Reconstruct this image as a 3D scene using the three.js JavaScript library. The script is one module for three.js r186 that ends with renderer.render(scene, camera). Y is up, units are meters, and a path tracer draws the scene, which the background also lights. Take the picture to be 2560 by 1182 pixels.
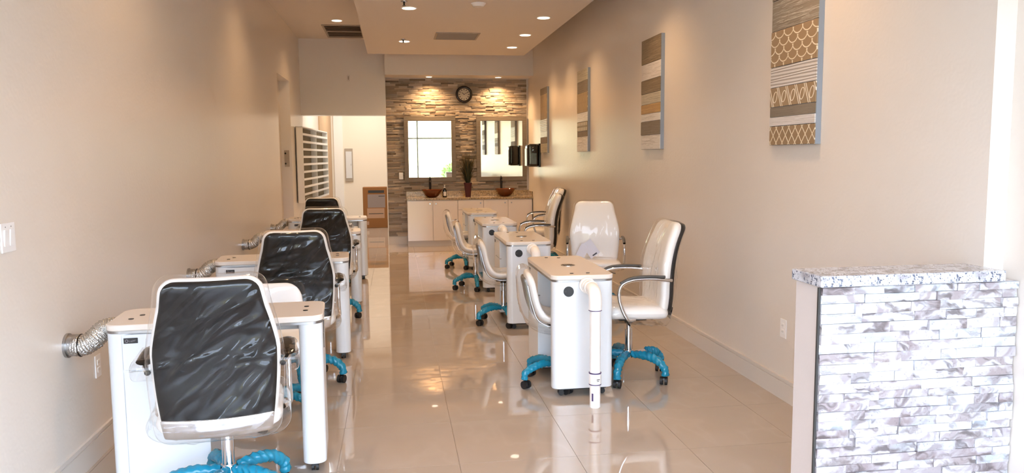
import * as THREE from 'three';
import { RoundedBoxGeometry } from 'three/addons/geometries/RoundedBoxGeometry.js';
import { mergeGeometries } from 'three/addons/utils/BufferGeometryUtils.js';
import { RectAreaLightUniformsLib } from 'three/addons/lights/RectAreaLightUniformsLib.js';
import { ImprovedNoise } from 'three/addons/math/ImprovedNoise.js';

// ---------------------------------------------------------------- camera, sky, sun, exposure
const scene = new THREE.Scene();
const renderer = new THREE.WebGLRenderer({ antialias: true });
renderer.toneMapping = THREE.LinearToneMapping;
renderer.toneMappingExposure = 1.05;
renderer.shadowMap.enabled = true;
RectAreaLightUniformsLib.init();

const FOCAL = 1940;                                             // pixels, for a 2560 x 1182 frame
const camera = new THREE.PerspectiveCamera(2 * Math.atan(591 / FOCAL) * 180 / Math.PI, 2560 / 1182, 0.05, 300);
{
  // the camera's own axes (right, up, back) in the room's axes: turned 8.6 degrees right, 5.9 degrees down, half a degree of roll
  const m = new THREE.Matrix4();
  m.set(0.98879, 0.02307, -0.14751, 0,
    -0.00796, 0.99473, 0.10222, 0,
    0.14909, -0.09990, 0.98377, 0,
    0, 0, 0, 1);
  camera.quaternion.setFromRotationMatrix(m);
  camera.position.set(0, 1.58, 0);
}
scene.add(camera);
scene.background = new THREE.Color().setRGB(10.3, 12.2, 15.3);    // bright overcast daylight outside the shop front
const sun = new THREE.DirectionalLight(0xfff3e0, 16);              // stands behind the building: lights the hillside, not the room
sun.position.set(-12, 46, -30);
sun.target.position.set(0, 0, 20);
sun.castShadow = true;
sun.shadow.camera.left = -45; sun.shadow.camera.right = 45; sun.shadow.camera.top = 45; sun.shadow.camera.bottom = -45;
sun.shadow.camera.far = 160; sun.shadow.mapSize.set(2048, 2048);
scene.add(sun, sun.target);
const LAMP = new THREE.Color().setRGB(1.0, 0.62, 0.31);           // warm white downlights
const DOWNLIGHT = 5.6, WALLWASH = 13, REARLAMP = 13;

// ---------------------------------------------------------------- helpers
let seedValue = 12345;
const rnd = () => { seedValue = (seedValue * 1664525 + 1013904223) >>> 0; return seedValue / 4294967296; };
const rr = (a, b) => a + (b - a) * rnd();
const perlin = new ImprovedNoise();
const used = {};
function numbered(name) { const n = used[name] = (used[name] ?? -1) + 1; return n ? `${name}_${String(n).padStart(3, '0')}` : name; }
function shade(o) { o.castShadow = true; o.receiveShadow = true; return o; }
function thing(name, label, category, pos = [0, 0, 0], turn = 0, group) {
  const o = new THREE.Group(); o.name = numbered(name); scene.add(o);
  o.position.set(...pos); o.rotation.y = turn; o.userData = { label, category }; if (group) o.userData.group = group;
  return o;
}
function part(name, geo, mat, parent, label) {
  const m = shade(new THREE.Mesh(Array.isArray(geo) ? join(geo) : geo, mat)); m.name = name; parent.add(m);
  if (label) m.userData.label = label;
  return m;
}
function solo(name, geo, mat, label, category, pos = [0, 0, 0], group) {
  const m = shade(new THREE.Mesh(Array.isArray(geo) ? join(geo) : geo, mat)); m.name = numbered(name); scene.add(m);
  m.position.set(...pos); m.userData = { label, category }; if (group) m.userData.group = group;
  return m;
}
function struct(name, geo, mat, label, category = 'structure') {
  const m = shade(new THREE.Mesh(Array.isArray(geo) ? join(geo) : geo, mat)); m.name = name; scene.add(m);
  m.userData = { label, category, kind: 'structure' }; return m;
}
function copy(o, label, pos, turn = 0) {
  const c = o.clone(); c.name = numbered(o.name.replace(/_\d{3}$/, '')); scene.add(c);
  c.userData = { ...o.userData, label }; c.position.set(...pos); c.rotation.set(0, turn, 0); return c;
}
function join(list) {
  const flat = list.map(g => {
    const h = g.index ? g.toNonIndexed() : g.clone();
    for (const k of Object.keys(h.attributes)) if (!['position', 'normal', 'uv'].includes(k)) h.deleteAttribute(k);
    return h;
  });
  return mergeGeometries(flat);
}
function metreUV(g, ox = 0, oy = 0) {                              // uv in metres, from the side that each face looks to
  const p = g.attributes.position, n = g.attributes.normal, uv = new Float32Array(p.count * 2);
  for (let i = 0; i < p.count; i++) {
    const ax = Math.abs(n.getX(i)), ay = Math.abs(n.getY(i)), az = Math.abs(n.getZ(i));
    const [u, v] = ay >= ax && ay >= az ? [p.getX(i), p.getZ(i)] : ax >= az ? [p.getZ(i), p.getY(i)] : [p.getX(i), p.getY(i)];
    uv[2 * i] = u + ox; uv[2 * i + 1] = v + oy;
  }
  g.setAttribute('uv', new THREE.BufferAttribute(uv, 2)); return g;
}
const box = (x0, x1, y0, y1, z0, z1) => metreUV(new THREE.BoxGeometry(x1 - x0, y1 - y0, z1 - z0).translate((x0 + x1) / 2, (y0 + y1) / 2, (z0 + z1) / 2));
const rbox = (w, h, d, r, x = 0, y = 0, z = 0, seg = 2) => new RoundedBoxGeometry(w, h, d, seg, r).translate(x, y, z);
const cyl = (r0, r1, h, x = 0, y = 0, z = 0, seg = 20) => new THREE.CylinderGeometry(r1, r0, h, seg).translate(x, y, z);
const cylX = (r, h, x, y, z, seg = 20) => new THREE.CylinderGeometry(r, r, h, seg).rotateZ(Math.PI / 2).translate(x, y, z);
const cylZ = (r, h, x, y, z, seg = 20) => new THREE.CylinderGeometry(r, r, h, seg).rotateX(Math.PI / 2).translate(x, y, z);
const V = (x, y, z) => new THREE.Vector3(x, y, z);
const curve = pts => new THREE.CatmullRomCurve3(pts.map(p => V(...p)), false, 'centripetal');
const tube = (pts, r, seg = 24, rad = 10) => new THREE.TubeGeometry(curve(pts), seg, r, rad, false);
function plate(w, d, r, h, bevel = 0) {                             // a board with rounded corners lying flat, its underside at y = 0
  const s = new THREE.Shape(), a = w / 2 - bevel, b = d / 2 - bevel; r = Math.max(0.001, r - bevel);
  s.moveTo(-a + r, -b); s.lineTo(a - r, -b); s.absarc(a - r, -b + r, r, -Math.PI / 2, 0);
  s.lineTo(a, b - r); s.absarc(a - r, b - r, r, 0, Math.PI / 2);
  s.lineTo(-a + r, b); s.absarc(-a + r, b - r, r, Math.PI / 2, Math.PI);
  s.lineTo(-a, -b + r); s.absarc(-a + r, -b + r, r, Math.PI, 1.5 * Math.PI);
  const g = new THREE.ExtrudeGeometry(s, { depth: h - 2 * bevel, bevelEnabled: bevel > 0, bevelSize: bevel, bevelThickness: bevel, bevelSegments: 2, curveSegments: 6 });
  return g.rotateX(-Math.PI / 2).translate(0, bevel, 0);
}
// A padded sheet: a side profile [z, y] swept across the width, with rounded corners and edges.
function cushion({ pts, half, r = 0.05, T = 0.05, off = 0, bow = 0, nS = 16, nT = 24, p = 8, wr = null, ends = 1 }) {
  const c = new THREE.CatmullRomCurve3(pts.map(([z, y]) => V(0, y, z)), false, 'centripetal'), len = c.getLength();
  const pos = [], uv = [], idx = [];
  for (const side of [1, -1]) {
    const base = pos.length / 3;
    for (let j = 0; j <= nT; j++) {
      const t = Math.sin((j / nT - 0.5) * Math.PI) * 0.5 + 0.5, q = c.getPointAt(t), g = c.getTangentAt(t);
      const nz = g.y, ny = -g.z, d = Math.min(t, 1 - t) * len;
      let hw = half(t); if (d < r) hw += -r + Math.sqrt(Math.max(0, r * r - (r - d) ** 2));
      for (let i = 0; i <= nS; i++) {
        const s = Math.sin((i / nS - 0.5) * Math.PI), x = s * hw;
        const prof = Math.sqrt(Math.max(0, (1 - Math.abs(s) ** p) * (1 - Math.abs(2 * t - 1) ** (p * 2) * ends)));
        let o = off + side * T / 2 * prof + bow * (x / half(0.5)) ** 2;
        if (wr) o += wr(x, t * len, side) * prof;
        pos.push(x, q.y + ny * o, q.z + nz * o); uv.push(x, t * len);
        if (i < nS && j < nT) {
          const a = base + j * (nS + 1) + i, b = a + 1, e = a + nS + 1, f = e + 1;
          if (side > 0) idx.push(a, b, e, b, f, e); else idx.push(a, e, b, b, e, f);
        }
      }
    }
  }
  const g = new THREE.BufferGeometry();
  g.setAttribute('position', new THREE.Float32BufferAttribute(pos, 3)); g.setAttribute('uv', new THREE.Float32BufferAttribute(uv, 2));
  g.setIndex(idx); g.computeVertexNormals(); return g;
}
// Folds of a clear plastic bag: ridges of limited length in many directions.
function folds(seed, count, amp, dir = null) {
  const keep = seedValue; seedValue = seed; const list = [];
  for (let i = 0; i < count; i++) list.push({ a: dir ? rr(dir[0], dir[1]) : rr(0, Math.PI), x: rr(-0.25, 0.25), y: rr(0, 0.62), w: rr(0.008, 0.036), l: rr(0.08, 0.32), h: rr(0.3, 1.1) * amp });
  seedValue = keep;
  return (x, y, side) => {
    let v = amp * 0.4 * perlin.noise(x * 6 + seed, y * 6, side * 3);
    for (const f of list) {
      const dx = x - f.x, dy = y - f.y, along = dx * Math.cos(f.a) + dy * Math.sin(f.a), across = -dx * Math.sin(f.a) + dy * Math.cos(f.a) + 0.012 * perlin.noise(along * 12, f.x * 40, seed);
      if (Math.abs(across) < f.w && Math.abs(along) < f.l) v += f.h * (1 - Math.abs(across) / f.w) * (1 - (along / f.l) ** 2);
    }
    return side * v;
  };
}
// ---- textures
function lattice(seed) { const keep = seedValue; seedValue = seed; const a = new Float32Array(4096); for (let i = 0; i < 4096; i++) a[i] = rnd(); seedValue = keep; return a; }
function tileNoise(seed) {                                           // value noise that repeats every "period" cells
  const a = lattice(seed), h = (x, y) => a[(x * 61 + y * 917 + x * y * 7) & 4095];
  return (x, y, px, py) => {
    const xi = Math.floor(x), yi = Math.floor(y), fx = x - xi, fy = y - yi, u = fx * fx * (3 - 2 * fx), v = fy * fy * (3 - 2 * fy);
    const m = (k, p) => ((k % p) + p) % p, x0 = m(xi, px), x1 = m(xi + 1, px), y0 = m(yi, py), y1 = m(yi + 1, py);
    return (h(x0, y0) * (1 - u) + h(x1, y0) * u) * (1 - v) + (h(x0, y1) * (1 - u) + h(x1, y1) * u) * v;
  };
}
function texture(w, h, fn, metresX, metresY, color = true) {
  const d = new Uint8Array(w * h * 4);
  for (let j = 0; j < h; j++) for (let i = 0; i < w; i++) {
    const c = fn(i / w, j / h), k = 4 * (j * w + i);
    if (typeof c === 'number') d[k] = d[k + 1] = d[k + 2] = Math.max(0, Math.min(255, c * 255));
    else for (let q = 0; q < 3; q++) d[k + q] = Math.max(0, Math.min(255, c[q] * 255));
    d[k + 3] = 255;
  }
  const t = new THREE.DataTexture(d, w, h); t.wrapS = t.wrapT = THREE.RepeatWrapping; t.magFilter = THREE.LinearFilter; t.minFilter = THREE.LinearMipmapLinearFilter; t.generateMipmaps = true;
  if (color) t.colorSpace = THREE.SRGBColorSpace;
  t.repeat.set(1 / metresX, 1 / metresY); t.needsUpdate = true; return t;
}
const mixc = (a, b, t) => a.map((v, i) => v + (b[i] - v) * t);
const sat = v => Math.max(0, Math.min(1, v));
const n1 = tileNoise(11), n2 = tileNoise(23), n3 = tileNoise(37), n4 = tileNoise(51);
const fbm = (n, u, v, p, q = p, oct = 4) => { let s = 0, a = 0.5, t = 0; for (let o = 0; o < oct; o++) { s += a * n(u * p, v * q, p, q); t += a; a *= 0.5; p *= 2; q *= 2; } return s / t; };

const wallBump = texture(1024, 1024, (u, v) => 0.30 * n1(u * 160, v * 160, 160, 160) + 0.15 * n2(u * 70, v * 70, 70, 70) + 0.32 * n3(u * 14, v * 2, 14, 2) + 0.23 * n4(u * 30, v * 3, 30, 3), 2, 2, false);
const ceilingBump = texture(512, 512, (u, v) => 0.6 * n1(u * 90, v * 90, 90, 90) + 0.4 * n2(u * 30, v * 30, 30, 30), 1, 1, false);
const tileMap = texture(1024, 1024, (u, v) => {
  const w = fbm(n1, u, v, 4), a = fbm(n2, u + 0.08 * w, v, 6), vein = Math.pow(1 - Math.abs(2 * fbm(n3, u + 0.1 * w, v, 5, 3) - 1), 14);
  return mixc(mixc([0.685, 0.625, 0.567], [0.715, 0.655, 0.60], a), [0.74, 0.685, 0.63], 0.35 * vein);
}, 1.7, 1.7);
const stoneMap = texture(1024, 1024, (u, v) => {
  const w = fbm(n1, u, v, 7), a = fbm(n2, u + 0.2 * w, v + 0.25 * w, 9, 15), s = fbm(n3, u + v + 0.3 * w, v + 0.15 * w, 9, 22), k = fbm(n4, u, v, 90, 90, 2);
  let c = mixc([0.80, 0.805, 0.825], [0.63, 0.595, 0.60], sat((a - 0.43) * 4.2));
  c = mixc(c, [0.37, 0.34, 0.34], sat((s - 0.54) * 4.4) * 0.8);
  c = mixc(c, [0.70, 0.77, 0.81], sat((fbm(n4, u, v, 5, 9) - 0.58) * 5) * 0.5);
  return mixc(c, [0.45, 0.42, 0.42], sat((k - 0.74) * 5) * 0.5);
}, 0.7, 0.7);
const stoneBump = texture(512, 512, (u, v) => fbm(n2, u + 0.1 * n1(u * 6, v * 6, 6, 6), v, 10, 40, 5), 0.35, 0.35, false);
const graniteMap = texture(512, 512, (u, v) => {
  const a = fbm(n1, u, v, 10), b = fbm(n2, u + 0.3 * v, v, 60, 40, 3), k = fbm(n3, u, v, 90, 70, 2);
  let c = mixc([0.80, 0.81, 0.84], [0.64, 0.63, 0.65], sat((a - 0.4) * 3));
  c = mixc(c, [0.36, 0.38, 0.44], sat((b - 0.60) * 7)); return mixc(c, [0.2, 0.2, 0.24], sat((k - 0.76) * 8));
}, 0.35, 0.35);
const goldGraniteMap = texture(512, 512, (u, v) => {
  const a = fbm(n4, u, v, 12), b = fbm(n2, u, v, 50, 40, 3), k = fbm(n3, u, v, 80, 70, 2);
  let c = mixc([0.70, 0.60, 0.44], [0.52, 0.44, 0.33], sat((a - 0.4) * 3));
  c = mixc(c, [0.80, 0.74, 0.62], sat((b - 0.58) * 6)); return mixc(c, [0.16, 0.13, 0.11], sat((k - 0.64) * 7));
}, 0.4, 0.4);
const drab = texture(256, 256, (u, v) => { const g = fbm(n1, u, v, 3, 60, 3); return mixc([0.40, 0.36, 0.31], [0.53, 0.49, 0.44], g); }, 0.5, 0.5);
const foilBump = texture(256, 256, (u, v) => 0.5 * n1(u * 40, v * 40, 40, 40) + 0.5 * Math.abs(2 * fbm(n2, u, v, 12) - 1), 1, 1, false); foilBump.repeat.set(2, 3);

// ---- materials
const std = (color, roughness, more = {}) => new THREE.MeshStandardMaterial({ color, roughness, ...more });
const phy = (color, roughness, more = {}) => new THREE.MeshPhysicalMaterial({ color, roughness, ...more });
const WALL = '#e1d8ce';
const M = {
  wall: phy(WALL, 0.28, { bumpMap: wallBump, bumpScale: 0.0014 }),
  ceiling: std('#e0d6cb', 0.75, { bumpMap: ceilingBump, bumpScale: 0.0008 }),
  trim: phy('#d8d0c7', 0.35),
  doorPaint: phy('#d5ccc3', 0.35),
  tan: std('#c3a27e', 0.6),
  white: phy('#efece8', 0.28),
  tile: phy('#ffffff', 0.02, { map: tileMap, ior: 2.3 }),
  grout: std('#9c8f82', 0.8),
  mirror: std('#e9ecec', 0.015, { metalness: 1 }),
  mirrorFrame: std('#ffffff', 0.5, { map: drab }),
  chrome: std('#d9dadd', 0.09, { metalness: 1 }),
  steel: std('#a7a6a6', 0.32, { metalness: 1 }),
  black: phy('#141416', 0.35),
  rubber: std('#1b1b1d', 0.55),
  blackGloss: phy('#0f0f11', 0.12, { clearcoat: 0.6, clearcoatRoughness: 0.06 }),
  leather: phy('#e6e3df', 0.42),
  shell: phy('#0a0a0c', 0.55, { specularIntensity: 0.5 }),
  greyDark: phy('#4a4846', 0.4),
  greyPanel: phy('#6d6964', 0.4),
  film: phy('#ffffff', 0.075, { transmission: 1, thickness: 0, ior: 1.38, side: THREE.DoubleSide }),
  filmDull: phy('#f4f4f5', 0.24, { transmission: 0.96, thickness: 0, ior: 1.5, side: THREE.DoubleSide }),
  wrap: phy('#178aab', 0.24, { transmission: 0.15, thickness: 0, side: THREE.DoubleSide }),
  laminate: phy('#e2d9d0', 0.2),
  tableWhite: phy('#dce0e4', 0.22),
  foil: std('#c6c4c0', 0.2, { metalness: 1, bumpMap: foilBump, bumpScale: 0.004 }),
  pipe: phy('#f1eeea', 0.3), purple: std('#4b3b66', 0.5),
  cabinet: phy('#e6ddd4', 0.12), granite: phy('#ffffff', 0.12, { map: graniteMap }), goldGranite: phy('#ffffff', 0.14, { map: goldGraniteMap }),
  bronze: phy('#231a15', 0.3, { metalness: 0.4 }),
  bowl: phy('#7a3c16', 0.12, { transmission: 0.35, thickness: 0, side: THREE.DoubleSide }),
  pot: phy('#4a1820', 0.3), leaf: std('#272d1b', 0.6, { side: THREE.DoubleSide }), leafTan: std('#6b5a34', 0.7, { side: THREE.DoubleSide }),
  clockFace: std('#cdc2ae', 0.6), clockRim: phy('#20110d', 0.25),
  cardboard: std('#8b5a2b', 0.8), cardPrint: std('#8d7d77', 0.7), cardDark: std('#33302f', 0.7), cardPale: std('#b08b70', 0.75),
  plastic: phy('#efecea', 0.3), slot: std('#3a3836', 0.6),
  canvasSide: std('#8f959e', 0.6),
  lampGlow: new THREE.MeshStandardMaterial({ color: '#fff6e6', emissive: new THREE.Color().setRGB(1, 0.9, 0.72), emissiveIntensity: 2.6 }),
  panelGlow: new THREE.MeshStandardMaterial({ color: '#ffffff', emissive: new THREE.Color().setRGB(1, 0.95, 0.86), emissiveIntensity: 3 }),
  grille: std('#a99c8d', 0.55),
  aluminium: std('#8e8f90', 0.35, { metalness: 0.9 }),
  glass: phy('#ffffff', 0.01, { transmission: 1, thickness: 0, ior: 1.5 }),
  asphalt: std('#8a8884', 0.9), grass: std('#a39a6d', 0.95), iron: std('#5c463d', 0.6), shrub: std('#6f8f3c', 0.9, { side: THREE.DoubleSide }), bark: std('#5d5048', 0.9),
  paper: std('#cfd2e0', 0.6), ink: std('#3d4150', 0.6),
};

// ---------------------------------------------------------------- the room
const XL = -1.603, XR = 2.462, H = 3.65, ZB = -14.3, ZF = 0.35, ZREAR = -20.3, XN = 2.555, ZEND = -2.93;
// floor: polished tiles over a grout bed
{
  const floor = struct('floor', box(XL - 0.15, XN + 0.15, -0.2, -0.004, ZREAR, ZF + 0.1), M.grout, 'polished beige porcelain tile floor', 'floor');
  const X0 = -0.325, SX = 0.622, Z0 = -4.52, SZ = 0.643, gap = 0.0022;
  for (let i = -3; i <= 4; i++) for (let k = -10; k <= 25; k++) {
    const x0 = Math.max(XL, X0 + i * SX + gap / 2), x1 = Math.min(XN, X0 + (i + 1) * SX - gap / 2);
    const z1 = Math.min(ZF, Z0 - k * SZ - gap / 2), z0 = Math.max(ZREAR, Z0 - (k + 1) * SZ + gap / 2);
    if (x1 - x0 < 0.02 || z1 - z0 < 0.02) continue;
    const g = new THREE.BoxGeometry(x1 - x0, 0.01, z1 - z0).translate((x0 + x1) / 2, -0.005, (z0 + z1) / 2);
    metreUV(g, rr(0, 2), rr(0, 2));
    part('floor_tile', g, M.tile, floor);
  }
}
const holed = (x0, x1, y0, y1, z0, z1, a0, a1, c0, c1) => [box(x0, x1, y0, y1, z0, c0), box(x0, x1, y0, y1, c1, z1), box(x0, a0, y0, y1, c0, c1), box(a1, x1, y0, y1, c0, c1)];
const duct = (x0, x1, y0, y1, z0, z1) => [box(x0, x1, y1, y1 + 0.01, z0, z1), box(x0, x0 + 0.005, y0, y1, z0, z1), box(x1 - 0.005, x1, y0, y1, z0, z1), box(x0, x1, y0, y1, z0, z0 + 0.005), box(x0, x1, y0, y1, z1 - 0.005, z1)];
struct('ceiling', holed(XL - 0.15, XN + 0.15, H, H + 0.15, ZREAR - 0.15, ZF + 0.1, -1.05, -0.49, -13.88, -12.68), M.ceiling, 'flat beige upper ceiling', 'ceiling');
// dropped ceiling panel over the right of the room
const SLAB = 3.25;
struct('trim_1', holed(-0.39, 2.165, SLAB, H, -12.96, -0.4, 0.615, 1.165, -11.235, -10.685), M.ceiling, 'dropped beige ceiling panel carrying the downlights', 'ceiling panel');
// left wall with a recessed doorway
const DZ0 = -11.42, DZ1 = -12.72, DTOP = 2.78, DD = 0.16;
struct('wall_left', [
  box(XL - 0.2, XL, 0, H, DZ0, ZF), box(XL - 0.2, XL, 0, H, ZREAR, DZ1), box(XL - 0.2, XL, DTOP, H, DZ1, DZ0), box(XL - 0.3, XL - 0.2, 0, H, ZREAR, ZF),
], M.wall, 'long glossy beige left wall', 'wall');
{
  const d = struct('door_1', box(XL - 0.2, XL - DD, 0, DTOP, DZ1, DZ0), M.doorPaint, 'plain beige door set back in the left wall', 'door');
  part('lock_plate', rbox(0.075, 0.26, 0.012, 0.004, XL - 0.075, 1.58, DZ1 + 0.006), M.grille, d, 'pale plate with two dark bolts');
  part('bolt', cylZ(0.014, 0.02, XL - 0.095, 1.66, DZ1 + 0.018, 10), M.black, d);
  part('bolt', cylZ(0.014, 0.02, XL - 0.095, 1.50, DZ1 + 0.018, 10), M.black, d);
}
struct('wall_right', [box(XR, XR + 0.3, 0, H, ZREAR, ZEND), box(XN, XN + 0.2, 0, H, ZEND, ZF)], M.wall, 'long glossy beige right wall hung with pictures', 'wall');
// back wall: header over the opening, partition faced with stacked stone
struct('wall_back', [box(XL, -0.13, 2.335, H, ZB - 0.15, ZB + 0.16), box(-0.13, XR, 0, H, ZB - 0.15, ZB)], M.wall, 'beige rear wall with a wide opening at its left', 'wall');
struct('trim_2', box(-0.132, XR, 3.0, H, ZB, -13.73), M.wall, 'beige soffit over the stone wall with two spotlights', 'soffit');
struct('wall_rear', box(XL - 0.2, XR + 0.2, 0, H, ZREAR - 0.15, ZREAR), std('#ebe0d0', 0.7), 'cream end wall of the room behind the opening', 'wall');
struct('trim_3', box(XL + 0.09, XL + 0.31, 0, 2.9, ZREAR, ZREAR + 0.03), M.white, 'white door casing in the rear room corner', 'casing');
struct('door_2', box(XL, XL + 0.03, 0, 3.3, -20.28, -17.3), M.tan, 'tall tan panel added for the shaded left wall of the rear room', 'door');  // tan sheet laid over the wall to stand for its shaded far part
// front wall: aluminium shop front with glass behind the camera
{
  const w = struct('wall_front', [box(XL, XN, 2.95, H, ZF - 0.1, ZF + 0.05), box(XL, XN, 0, 0.06, ZF - 0.07, ZF + 0.03)], M.wall, 'beige lintel above the shop front glass', 'wall');
  w.userData.label = 'lintel and sill of the shop front behind the camera';
  const cuts = [XL, -0.5, 0.82, 2.12, XN];
  for (let i = 0; i < 4; i++) {
    const win = struct(`window_${i + 1}`, [
      box(cuts[i], cuts[i] + 0.05, 0.06, 2.95, ZF - 0.06, ZF), box(cuts[i + 1] - 0.002, cuts[i + 1] + (i === 3 ? 0 : 0), 0.06, 2.95, ZF - 0.06, ZF),
      box(cuts[i] + 0.05, cuts[i + 1], 2.25, 2.30, ZF - 0.06, ZF), box(cuts[i] + 0.05, cuts[i + 1], 2.90, 2.95, ZF - 0.06, ZF),
    ].filter((g, k) => k !== 1), M.aluminium, `aluminium framed shop front window bay ${['at the far left', 'left of the middle', 'right of the middle', 'at the far right'][i]}`, 'window');
    part('pane', box(cuts[i] + 0.05, cuts[i + 1], 0.06, 2.25, ZF - 0.034, ZF - 0.028), M.glass, win);
    part('pane', box(cuts[i] + 0.05, cuts[i + 1], 2.30, 2.90, ZF - 0.034, ZF - 0.028), M.glass, win);
  }
}
// baseboards with a small bead near the top
{
  const prof = (x0, x1, z0, z1, side) => {
    const t = 0.016;
    if (side === 'left') return [box(x0, x0 + t, 0, 0.118, z0, z1), box(x0, x0 + t * 0.55, 0.118, 0.126, z0, z1), box(x0, x0 + t * 0.9, 0.126, 0.145, z0, z1)];
    if (side === 'right') return [box(x1 - t, x1, 0, 0.118, z0, z1), box(x1 - t * 0.55, x1, 0.118, 0.126, z0, z1), box(x1 - t * 0.9, x1, 0.126, 0.145, z0, z1)];
    return [box(x0, x1, 0, 0.118, z0, z0 + t), box(x0, x1, 0.118, 0.126, z0, z0 + t * 0.55), box(x0, x1, 0.126, 0.145, z0, z0 + t * 0.9)];
  };
  struct('baseboard_left', [...prof(XL, 0, DZ0 + 0.001, ZF, 'left'), ...prof(XL, 0, ZREAR, DZ1, 'left')], M.trim, 'beige baseboard along the left wall', 'baseboard');
  struct('baseboard_right', prof(0, XR, ZB, ZEND, 'right'), M.trim, 'beige baseboard along the right wall', 'baseboard');
  struct('baseboard_back', prof(-0.13, 0.2, ZB + 0.001, 0, 'back'), M.trim, 'pale baseboard under the stone wall beside the cabinets', 'baseboard');
}

// ---- stacked stone: split-face pieces
function stonePiece(w, h, d, seed) {                                 // back at z = 0, front roughly at z = d
  const nx = Math.max(2, Math.min(5, Math.round(w / 0.045))), ny = 2, g = new THREE.BoxGeometry(w, h, d, nx, ny, 1).translate(0, 0, d / 2);
  const p = g.attributes.position;
  for (let i = 0; i < p.count; i++) if (p.getZ(i) > d * 0.5) {
    const edge = Math.abs(Math.abs(p.getX(i)) - w / 2) < 1e-5 || Math.abs(Math.abs(p.getY(i)) - h / 2) < 1e-5;
    p.setZ(i, d + (edge ? -0.003 : 0.001) + 0.006 * perlin.noise(p.getX(i) * 28 + seed * 3.1, p.getY(i) * 40, seed * 1.7));
  }
  g.computeVertexNormals(); return metreUV(g, (seed * 0.37) % 5, (seed * 0.71) % 5);
}
{ // rear feature wall
  const stone = thing('stone_wall_cladding', 'stacked stone cladding covering the rear wall around the mirrors', 'stone cladding');
  const tones = [], pos = [], nor = [], uvs = [], cols = [];
  const palette = [[0.66, 0.60, 0.54], [0.60, 0.54, 0.48], [0.72, 0.67, 0.62], [0.50, 0.44, 0.38], [0.64, 0.59, 0.54], [0.69, 0.62, 0.54], [0.57, 0.53, 0.49]];
  let y = 0.148, n = 0;
  while (y < 2.985) {
    const h = Math.min(rr(0.024, 0.04), 3.0 - y); let x = -0.13;
    while (x < 2.425) {
      let w = Math.min(rr(0.08, 0.30), 2.43 - x); if (2.43 - x - w < 0.05) w = 2.43 - x;
      const g = stonePiece(w - 0.002, h - 0.002, rr(0.012, 0.034), ++n).translate(x + w / 2, y + h / 2, ZB).toNonIndexed();
      const c = (k => palette[Math.floor(rnd() * palette.length)].map(v => (v * k) ** 2.2))(rr(0.86, 1.12));
      pos.push(...g.attributes.position.array); nor.push(...g.attributes.normal.array); uvs.push(...g.attributes.uv.array);
      for (let i = 0; i < g.attributes.position.count; i++) cols.push(...c);
      x += w;
    }
    y += h;
  }
  const g = new THREE.BufferGeometry();
  g.setAttribute('position', new THREE.Float32BufferAttribute(pos, 3)); g.setAttribute('normal', new THREE.Float32BufferAttribute(nor, 3));
  g.setAttribute('uv', new THREE.Float32BufferAttribute(uvs, 2)); g.setAttribute('color', new THREE.Float32BufferAttribute(cols, 3));
  const m = part('stone_courses', g, std('#ffffff', 0.75, { vertexColors: true, bumpMap: stoneBump, bumpScale: 0.004 }), stone); m.userData.kind = 'stuff';
  part('corner_trim', box(-0.142, -0.131, 0, 2.335, ZB - 0.15, ZB + 0.03), M.white, stone, 'thin white corner strip');
}
// ---- reception half wall in the right foreground
{
  const hw = thing('half_wall', 'low reception half wall with stacked white stone face at the right front', 'half wall', [1.66, 0, -2.93]);
  part('wall_core', box(0.012, XN - 1.66 - 0.002, 0, 1.05, -0.105, 0.075), phy('#d6ccc8', 0.4, { bumpMap: wallBump, bumpScale: 0.0006 }), hw, 'painted end of the half wall');
  part('corner_bead', box(0.002, 0.010, 0, 1.05, 0.078, 0.088), M.slot, hw, 'dark metal edge strip');
  const tints = ['#ffffff', '#f6f3f3', '#faf9fb', '#ede7e7', '#ffffff', '#f2f5f7', '#e2dada', '#f6f2f0'].map(c => phy(c, 0.55, { map: stoneMap, bumpMap: stoneBump, bumpScale: 0.0016 }));
  let y = 0, n = 500; const wide = 0.89;
  while (y < 1.045) {
    const h = Math.min(rr(0.034, 0.044), 1.05 - y); let x = 0.012;
    while (x < wide - 0.001) {
      let w = Math.min(rr(0.08, 0.26), wide - x); if (wide - x - w < 0.06) w = wide - x;
      const g = stonePiece(w - 0.0012, h - 0.0012, rr(0.014, 0.030), ++n).translate(x + w / 2, y + h / 2, 0.075);
      part('stone', g, tints[Math.floor(rnd() * tints.length)], hw); x += w;
    }
    y += h;
  }
  part('granite_cap', metreUV(rbox(XR + 0.01 - 1.655, 0.046, 0.235, 0.006, (XR + 0.01 - 1.655) / 2 - 0.005, 1.077, 0.0)), M.granite, hw, 'grey and white speckled granite top');
}

// ---------------------------------------------------------------- ceiling fittings
function downlight(x, y, z, label, power, angle = 1.15) {
  const t = thing('downlight', label, 'downlight', [x, y, z], 0, 'round recessed downlights');
  part('trim_ring', new THREE.RingGeometry(0.072, 0.092, 36).rotateX(Math.PI / 2).translate(0, -0.005, 0), M.white, t);
  part('ring_lip', new THREE.CylinderGeometry(0.092, 0.092, 0.005, 36, 1, true).translate(0, -0.0025, 0), M.white, t);
  part('lens', cyl(0.074, 0.074, 0.008, 0, -0.004, 0, 32), M.lampGlow, t, 'glowing round lens');
  const s = new THREE.SpotLight(LAMP, power, 0, angle, 0.7, 2); s.position.set(0, -0.02, 0); s.target.position.set(0, -2, 0);
  s.castShadow = true; s.shadow.radius = 3; s.name = 'downlight_beam'; t.add(s, s.target); return t;
}
downlight(0.199, SLAB, -9.0, 'downlight in the dropped ceiling behind the nearer sprinkler head', DOWNLIGHT);
downlight(0.181, SLAB, -11.53, 'downlight in the dropped ceiling next to the farther sprinkler head', DOWNLIGHT);
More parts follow.
